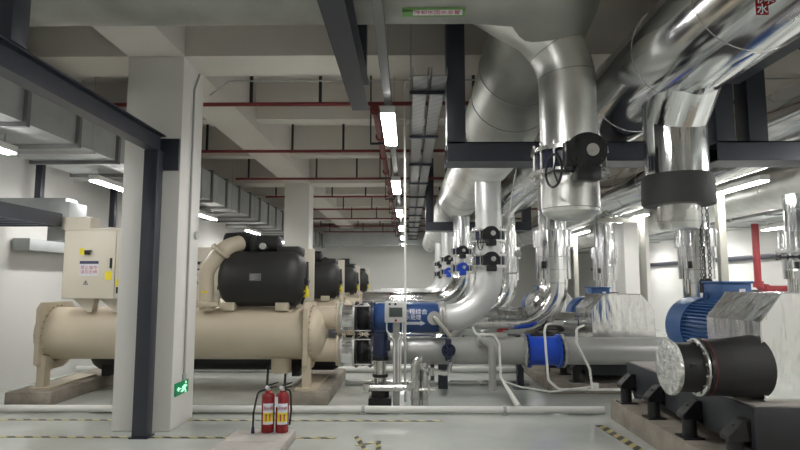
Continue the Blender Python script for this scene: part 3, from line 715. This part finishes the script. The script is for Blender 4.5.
solo('concrete_plinth', G().box(2.08, 4.1, 8.62, 11.3, 0, .14, .015), MT['concrete'], 'concrete plinth under the second pump set, behind the blue check valve', 'plinth', 'pump plinths')
solo('concrete_plinth', G().box(2.2, 4.1, 12.8, 15.5, 0, .14, .015), MT['concrete'], 'concrete plinth under the third pump set', 'plinth', 'pump plinths')

# ------------------------------------------------------------------ right wall and posts
for y, w in ((9.6, 'nearest'), (12.85, 'second'), (17.95, 'farthest')):
    t = thing('support_post', '%s slim beige steel post holding the right-hand header' % w, 'post', (5.18, y, 0), 'beige support posts')
    obj('post', G().box(5.12, 5.24, y - .06, y + .06, .015, 3.1, .006), MT['beige'], t)
    obj('base_plate', G().box(5.06, 5.30, y - .12, y + .12, 0, .015), MT['beige'], t)
    obj('arm', G().box(4.2, 5.24, y - .05, y + .05, 2.94, 3.04, .004), MT['beige'], t)
t = thing('fire_pipe', 'vertical bright red fire pipe in front of the right wall', 'pipe', (7.95, 13.3, 0))
obj('pipe_run', G().tube([(7.95, 13.3, 2.96), (7.95, 13.3, 1.47), (8.6, 13.3, 1.47)], .075, .12, 18), MT['fire'], t)
obj('fitting', G().cyl((7.95, 13.3, 1.5), (7.95, 13.3, 1.64), .11).cyl((8.08, 13.3, 1.47), (8.16, 13.3, 1.47), .11), MT['fire'], t)
t = thing('wall_conduit', 'dark conduit line fixed along the right wall', 'conduit', (8.5, 14, 2.2))
obj('conduit', G().box(8.48, 8.6, 4, 27, 2.17, 2.29, .01), MT['dark'], t)
solo('wall_vent', G().box(-3.45, -3.02, 29.9, 30, 2.5, 2.86, .02), MT['dark'], 'small dark grille high on the white back wall', 'vent')

# ------------------------------------------------------------------ floor pipes, tapes
t = thing('floor_pipe', 'white pipe lying on the floor across the foreground', 'pipe', (-1.5, 7.28, 0))
obj('pipe_run', G().cyl((-6.0, 7.28, .058), (2.39, 7.28, .058), .042, n=18), MT['white'], t)
for x in (-5.9, -3.6, -.55, 1.18): obj('clamp', G().tubering((x - .02, 7.28, .058), (1, 0, 0), .04, .054, .04).box(x - .03, x + .03, 7.22, 7.34, 0, .02), MT['grey'], t)
t = thing('floor_pipe', 'white pipe lying on the floor behind the chillers, beyond the small pump', 'pipe', (-1, 10.5, 0))
obj('pipe_run', G().cyl((-6.0, 10.6, .055), (2.0, 10.6, .055), .05, n=18), MT['white'], t)
t = thing('floor_pipe', 'thin steel pipe lying on the floor between the drain pipe and the small pump', 'pipe', (0, 9.2, 0))
obj('pipe_run', G().cyl((-1.0, 9.3, .04), (1.9, 9.3, .04), .035, n=14), MT['steel'], t)
def tape(x0, x1, y0, y1, label, w=.025):
    dx, dy = x1 - x0, y1 - y0; L = math.hypot(dx, dy); o = solo('hazard_tape', G().box(-L / 2, L / 2, -w, w, .001, .004), MT['hazard'], label, 'floor tape', 'black and yellow floor tapes')
    o.location = ((x0 + x1) / 2, (y0 + y1) / 2, .001); o.rotation_euler = (0, 0, math.atan2(dy, dx))
tape(-6.0, -.75, 6.17, 6.17, 'long black and yellow floor tape running past the foot of the white column')
tape(-6.0, .4, 6.93, 6.93, 'black and yellow floor tape alongside the white floor pipe')
tape(2.16, 2.27, 6.75, 5.2, 'black and yellow floor tape beside the near pump plinth', .05)
tape(-.55, -.30, 6.25, 5.35, 'short slanted floor tape right of the extinguisher slab, left one of two')
tape(-.52, -.28, 5.9, 6.05, 'short crosswise floor tape right of the extinguisher slab')
tape(-.30, -.27, 6.0, 5.5, 'short slanted floor tape right of the extinguisher slab, right one of two')

# ------------------------------------------------------------------ extinguishers on a slab
s = thing('concrete_slab', 'pale concrete slab on the floor carrying the fire extinguishers', 'slab', (-1.45, 5.2, 0))
obj('slab_body', G().box(-1.77, -1.16, 5.66, 6.13, 0, .10, .008), MT['slab'], s)
obj('slab_body', G().box(-1.79, -1.16, 4.3, 5.655, 0, .10, .008), MT['slab'], s)
def ext(x, y, label, hose):
    t = thing('fire_extinguisher', label, 'fire extinguisher', (x, y, .10), 'red fire extinguishers')
    z = .10; r = .066
    obj('cylinder', G().lathe((x, y, z), (0, 0, 1), [(0, .05), (0, r - .004), (.01, r), (.345, r), (.37, r * .93), (.39, r * .65), (.398, .03), (.41, .03)], 32), MT['redbright'], t)
    obj('valve_head', G().cyl((x, y, z + .405), (x, y, z + .44), .022, n=14).box(x - .015, x + .015, y - .02, y + .02, z + .43, z + .455, .004), MT['zinc'], t)
    obj('lever', G().prism([(x + .0, z + .45), (x + .10, z + .485), (x + .10, z + .497), (x - .01, z + .465)], 'y', y - .012, y + .012).prism([(x + .0, z + .43), (x + .09, z + .445), (x + .09, z + .455), (x, z + .443)], 'y', y - .012, y + .012), MT['blackiron'], t)
    obj('gauge', G().cyl((x - .01, y - .02, z + .445), (x - .01, y - .036, z + .445), .017, n=14), MT['paper'], t)
    def wf(u, v, w): 
        a = -PI / 2 + .25 + u / r; return (x + math.cos(a) * (r + w), y + math.sin(a) * (r + w), z + v)
    lb = obj('paper_label', strip(-.055, .055, .085, .29, .0012, wf, 8), MT['paper'], t)
    obj('yellow_band', strip(-.052, .052, .11, .20, .0018, wf, 8), MT['yellow'], lb)
    obj('lettering', place_text(text_bm('灭火器', .032), lambda u, v, w: wf(u, .245 + v, w + .0015)), MT['redink'], lb)
    g = G()
    for u in (-.022, .014):
        sg = strip(u - .004, u + .010, .12, .185, .0025, wf, 3); me = bpy.data.meshes.new('t'); sg.bm.to_mesh(me); sg.bm.free(); g.bm.from_mesh(me); bpy.data.meshes.remove(me)
    obj('pictogram', g, MT['redink'], lb)
    if hose:
        obj('hose', G().tube([(x - .02, y - .02, z + .425), (x - .10, y - .03, z + .40), (x - .135, y - .05, z + .2), (x - .135, y - .06, z + .06)], .010, .06, 10), MT['rubber'], t)
        obj('nozzle', G().cyl((x - .135, y - .06, z + .065), (x - .135, y - .06, z + .0), .013, .02, 12), MT['navy'], t)
    else:
        obj('hose', G().tube([(x + .02, y + .02, z + .425), (x + .07, y + .05, z + .40), (x + .075, y + .08, z + .2), (x + .06, y + .08, z + .05)], .010, .05, 10), MT['rubber'], t)
        obj('hang_tag', G().box(x - .062, x - .03, y - .075, y - .073, z + .26, z + .36), MT['paper'], t)
    return t
ext(-1.425, 6.02, 'left one of two red fire extinguishers on the slab, black hose hanging at its side', True)
ext(-1.28, 6.02, 'right one of two red fire extinguishers on the slab, pale paper tag hanging on it', False)

# ------------------------------------------------------------------ exit sign
t = thing('exit_sign', 'lit green running-man exit sign low on the near column', 'exit sign', (-2.56, 6.65, .355))
obj('sign_box', G().box(-2.57, -2.55, 6.46, 6.83, .355, .495, .004), MT['greenlit'], t)
g = G(); xs = -2.546
def bar(a, b, r=.010): g.cyl((xs, 6.47 + (a[0] - 6.40) * 1.25, .362 + (a[1] - .372) * .8), (xs, 6.47 + (b[0] - 6.40) * 1.25, .362 + (b[1] - .372) * .8), r, n=8)
for p, q, r in (((6.60, .475), (6.575, .43), .014), ((6.575, .43), (6.61, .40), .009), ((6.61, .40), (6.605, .372), .009), ((6.575, .43), (6.54, .41), .009), ((6.54, .41), (6.505, .405), .009),
                ((6.60, .475), (6.555, .468), .009), ((6.555, .468), (6.535, .445), .009), ((6.60, .475), (6.635, .455), .009),
                ((6.50, .45), (6.42, .45), .007), ((6.42, .45), (6.45, .475), .007), ((6.42, .45), (6.45, .425), .007)): bar(p, q, r)
g.ell((xs, 6.735, .472), .008, .016, .015, 12)
obj('running_figure', g, MT['manlit'], t)
obj('conduit', G().tube([(-2.555, 6.70, .495), (-2.555, 6.70, 3.9), (-2.555, 6.85, 4.15)], .012, .05, 8).box(-2.57, -2.54, 6.67, 6.73, .495, .57, .004), MT['grey'], t)
solo('junction_box', G().cyl((-2.57, 6.92, 2.17), (-2.535, 6.92, 2.17), .05, n=18), MT['ltgrey'], 'round grey junction box on the side of the near column', 'junction box')
t = thing('ceiling_conduit', 'thin grey conduit clipped across the beam beyond the near column', 'conduit', (0, 7.2, 4.2))
obj('conduit', G().tube([(-2.55, 7.2, 4.0), (-2.3, 7.2, 4.19), (5.4, 7.2, 4.19)], .011, .05, 8), MT['grey'], t)

# ------------------------------------------------------------------ left wall equipment
t = thing('cable_tray', 'dark ladder cable tray hung along the left wall', 'cable tray', (-5.5, 6, 2.25))
obj('side_rail', G().box(-5.95, -5.92, 2, 7.9, 2.38, 2.56), MT['dark'], t)
obj('side_rail', G().box(-4.84, -4.81, 2, 7.9, 2.38, 2.56), MT['dark'], t)
for k in range(20): obj('rung', G().box(-5.92, -4.84, 2.2 + k * .29, 2.25 + k * .29, 2.39, 2.43), MT['dark'], t)
obj('end_plate', G().box(-5.95, -4.81, 7.9, 7.93, 2.38, 2.56), MT['dark'], t)
for y in (4.4, 7.1):
    for x in (-5.9, -5.3): obj('hanger_post', G().box(x - .04, x + .04, y - .04, y + .04, 2.43, 3.30 if x > -5.5 else ZC), MT['dark'], t)
t = thing('cable_trunking', 'pale metal cable trunking bridging from the left wall to the control panel', 'trunking', (-5.3, 8.4, 2.3))
obj('trunking_body', G().box(-6.05, -5.0, 8.3, 8.60, 2.60, 2.84, .004).box(-5.15, -4.85, 8.15, 8.6, 2.2, 2.76, .004), MT['galv'], t)
obj('trunking_drop', G().box(-4.86, -4.45, 8.0, 8.25, 2.35, 2.52, .004), MT['panel'], t)
for i, (x, y) in enumerate(((-5.85, 9.0), (-5.85, 11.3), (-5.85, 12.0))):
    solo('hanger_post', G().box(x - .05, x + .05, y - .05, y + .05, 2.7, 3.95, .004), MT['dark'], 'dark steel hanger post at the left wall, %s from the camera' % ORD[i], 'hanger', 'left wall hanger posts')
solo('cable_trunking', G().box(-6.02, -5.75, 8.7, 26, 2.1, 2.28, .004), MT['galv'], 'long pale trunking along the left wall behind the chillers', 'trunking')

# ------------------------------------------------------------------ instrument box, small pump and bypass pipes
t = thing('instrument_panel', 'light grey instrument box with a dark screen on a steel post', 'control box', (-.16, 7.7, 0))
bx = obj('enclosure', G().box(-.305, -.02, 7.62, 7.74, 1.085, 1.355, .01), MT['ltgrey'], t)
obj('screen', G().box(-.245, -.075, 7.612, 7.622, 1.16, 1.28, .003), MT['screen'], bx)
obj('screen_frame', G().box(-.255, -.065, 7.615, 7.622, 1.15, 1.29, .003), MT['grey'], bx)
obj('button', G().cyl((-.24, 7.62, 1.325), (-.24, 7.608, 1.325), .014, n=12), MT['blackiron'], bx)
obj('button', G().cyl((-.165, 7.62, 1.325), (-.165, 7.608, 1.325), .016, n=12), MT['blackiron'], bx)
obj('button', G().cyl((-.16, 7.62, 1.115), (-.16, 7.608, 1.115), .016, n=12), MT['redbright'], bx)
obj('post', G().box(-.2, -.11, 7.72, 7.80, .01, 1.10, .005).box(-.26, -.05, 7.66, 7.86, 0, .012), MT['greypipe'], t)
for x0, x1 in ((-.28, -.18), (-.07, -.13), (-.04, -.10)):
    obj('flexible_conduit', G().tube([(x0, 7.68, 1.09), (x0, 7.68, .98), (x1, 7.70, .85), (x1, 7.71, .3)], .010, .08, 8), MT['white'], t)
t = thing('multistage_pump', 'small vertical multistage pump with a navy motor beside the instrument post', 'pump', (-.37, 7.85, 0))
obj('motor', G().cyl((-.37, 7.85, .62), (-.37, 7.85, .92), .10, n=24).cyl((-.37, 7.85, .92), (-.37, 7.85, .96), .085, n=24).box(-.30, -.24, 7.78, 7.92, .7, .84, .01), MT['navy'], t)
obj('stage_casing', G().cyl((-.37, 7.85, .26), (-.37, 7.85, .6), .075, n=24), MT['steel'], t)
for a in (.8, 2.4, 3.9, 5.5): obj('tie_rod', G().cyl((-.37 + .095 * math.cos(a), 7.85 + .095 * math.sin(a), .2), (-.37 + .095 * math.cos(a), 7.85 + .095 * math.sin(a), .62), .010, n=8), MT['zinc'], t)
obj('coupling_bracket', G().cyl((-.37, 7.85, .58), (-.37, 7.85, .63), .11, n=24).cyl((-.37, 7.85, .36), (-.37, 7.85, .40), .105, n=24), MT['blackiron'], t)
obj('pump_foot', G().cyl((-.37, 7.85, .10), (-.37, 7.85, .26), .12, n=24).box(-.52, -.22, 7.7, 8.0, 0, .1, .01), MT['blackiron'], t)
t = thing('bypass_pipe', 'bent stainless pipe looping from the small pump to the grey pipe', 'pipe', (0, 7.6, 0))
obj('pipe_run', G().tube([(-.52, 7.6, .26), (-.02, 7.6, .26), (.08, 7.6, .31), (.08, 7.6, .62), (.16, 7.65, .62)], .045, .08, 16), MT['steel'], t)
obj('upper_loop', G().tube([(.16, 7.72, .56), (.18, 7.72, .48), (.52, 7.72, .42), (.56, 7.85, .52), (.56, 8.1, .58)], .035, .07, 14), MT['steel'], t)
obj('standpipe', G().cyl((.10, 7.75, .0), (.10, 7.75, .60), .06, n=20).cyl((.22, 7.75, .0), (.22, 7.75, .56), .045, n=20), MT['steel'], t)
obj('branch_fitting', G().cyl((.14, 7.7, .22), (.36, 7.7, .22), .022, n=12).cyl((.27, 7.7, .18), (.27, 7.7, .28), .03, n=12), MT['steel'], t)
obj('union', G().cyl((.3, 7.70, .40), (.3, 7.70, .50), .04, n=12), MT['steel'], t)
obj('end_cap', G().box(-.58, -.50, 7.54, 7.66, .2, .31, .01), MT['steel'], t)
t = thing('drain_pipe', 'grey steel drain pipe bending down in front of the long grey pipe', 'pipe', (1.1, 8, 0))
obj('pipe_run', G().tube([(1.0, 8.08, .82), (1.02, 7.9, .82), (1.12, 7.86, .78), (1.12, 7.86, .18)], .05, .09, 16), MT['greypipe'], t)
obj('stop_valve', G().cyl((1.02, 7.95, .84), (1.02, 7.95, .96), .025, n=10).torus((1.02, 7.95, .96), (0, 0, 1), .05, .01, 18, 6).cyl((1.0, 7.98, .82), (1.0, 8.12, .82), .07, n=16), MT['zinc'], t)
t = thing('white_pipe', 'white plastic pipe dropping past the drain pipe to the floor pipe', 'pipe', (1.2, 7.7, 0))
obj('pipe_run', G().tube([(.86, 7.8, 1.02), (.9, 7.8, .92), (1.14, 7.8, .92), (1.21, 7.78, .8), (1.21, 7.75, .38), (1.36, 7.34, .08)], lambda f: .016 + (.024 if f > .72 else 0), .07, 12), MT['white'], t)
t = thing('white_conduit', 'thin white conduit looping down past the blue check valve', 'conduit', (2.0, 7.9, 0))
obj('conduit', G().tube([(1.98, 8.12, 1.04), (1.84, 7.95, 1.04), (1.88, 7.95, .3), (2.02, 7.95, .18), (3.0, 7.95, .18), (3.0, 7.95, 0)], .017, .12, 10), MT['white'], t)
obj('tee_conduit', G().tube([(2.42, 8.1, 1.02), (2.28, 7.95, .99), (2.27, 7.95, .8), (2.44, 7.95, .45), (2.46, 7.95, .22)], .016, .06, 10).box(2.46, 2.54, 7.91, 7.99, .17, .27, .006), MT['white'], t)
obj('cable', G().tube([(2.46, 7.95, .22), (1.9, 7.9, .16), (1.5, 7.9, .22), (1.27, 7.9, .3)], .012, .3, 8), MT['white'], t)
t = thing('water_supply_pipe', 'thin white vertical pipe rising from the instrument box to the ceiling', 'pipe', (-.04, 8.0, .3))
obj('pipe_run', G().tube([(.12, 7.6, 4.42), (-.04, 7.75, 4.36), (-.04, 7.95, 4.1), (-.04, 7.95, .02)], .017, .1, 10), MT['white'], t)
t = thing('ball_valve', 'small valve with a red handle above the long grey pipe', 'valve', (1.28, 8.2, .85))
obj('valve_body', G().cyl((1.16, 8.2, .88), (1.38, 8.2, .88), .03, n=14).cyl((1.28, 8.2, .84), (1.28, 8.2, .95), .025, n=12), MT['zinc'], t)
obj('handle', G().box(1.26, 1.40, 8.18, 8.22, .945, .965, .005).box(1.24, 1.32, 8.17, 8.23, .92, .95, .005), MT['redbright'], t)
t = thing('signal_cable', 'thin white cable hanging down beside the nearest silver riser', 'cable', (1.7, 7.0, 2.3))
obj('cable', G().tube([(1.33, 7.0, 3.0), (1.35, 7.45, 2.75), (1.38, 7.95, 2.4), (1.37, 8.05, 2.05)], .008, .3, 8), MT['ltgrey'], t)
t = thing('gauge', 'round grey pressure gauge on a thin stem right of the nearest silver riser', 'gauge', (1.62, 8.4, 1.6))
obj('dial', G().cyl((1.58, 8.32, 2.02), (1.58, 8.38, 2.02), .055, n=20), MT['ltgrey'], t)
obj('stem', G().tube([(1.58, 8.36, 1.98), (1.58, 8.36, 1.74), (1.34, 8.3, 1.74)], .010, .03, 8), MT['grey'], t)
for x, w in ((-1.97, 'left'), (-1.72, 'right')):
    solo('drain_stub', G().tube([(x, 8.5, .42), (x - .02, 8.35, .40), (x - .02, 8.3, .1)], .018, .03, 8).box(x - .03, x + .02, 8.28, 8.33, 0, .1), MT['blackiron'], 'black drain tube under the near chiller, %s one of two behind the extinguishers' % w, 'tube', 'drain tubes under the chiller')

# ------------------------------------------------------------------ camera, world, view
cam = bpy.data.cameras.new('camera'); co = bpy.data.objects.new('camera', cam); COL.objects.link(co)
cam.sensor_width = 36; cam.lens = 578 / 800 * 36; cam.clip_start = .05
co.location = (0, 0, 1.6); co.rotation_euler = (math.radians(90 + 5.73), 0, math.atan(8 * math.cos(math.radians(5.73)) / 578))
sc.camera = co
w = bpy.data.worlds.new('world'); sc.world = w; w.use_nodes = True
w.node_tree.nodes['Background'].inputs['Color'].default_value = (.9, .93, 1, 1); w.node_tree.nodes['Background'].inputs['Strength'].default_value = .3
vs = sc.view_settings
vs.view_transform = 'Standard'; vs.look = 'None'; vs.gamma = 1; vs.use_curve_mapping = False; vs.exposure = .27
for o in sc.objects:
    if '_o' in o: del o['_o']
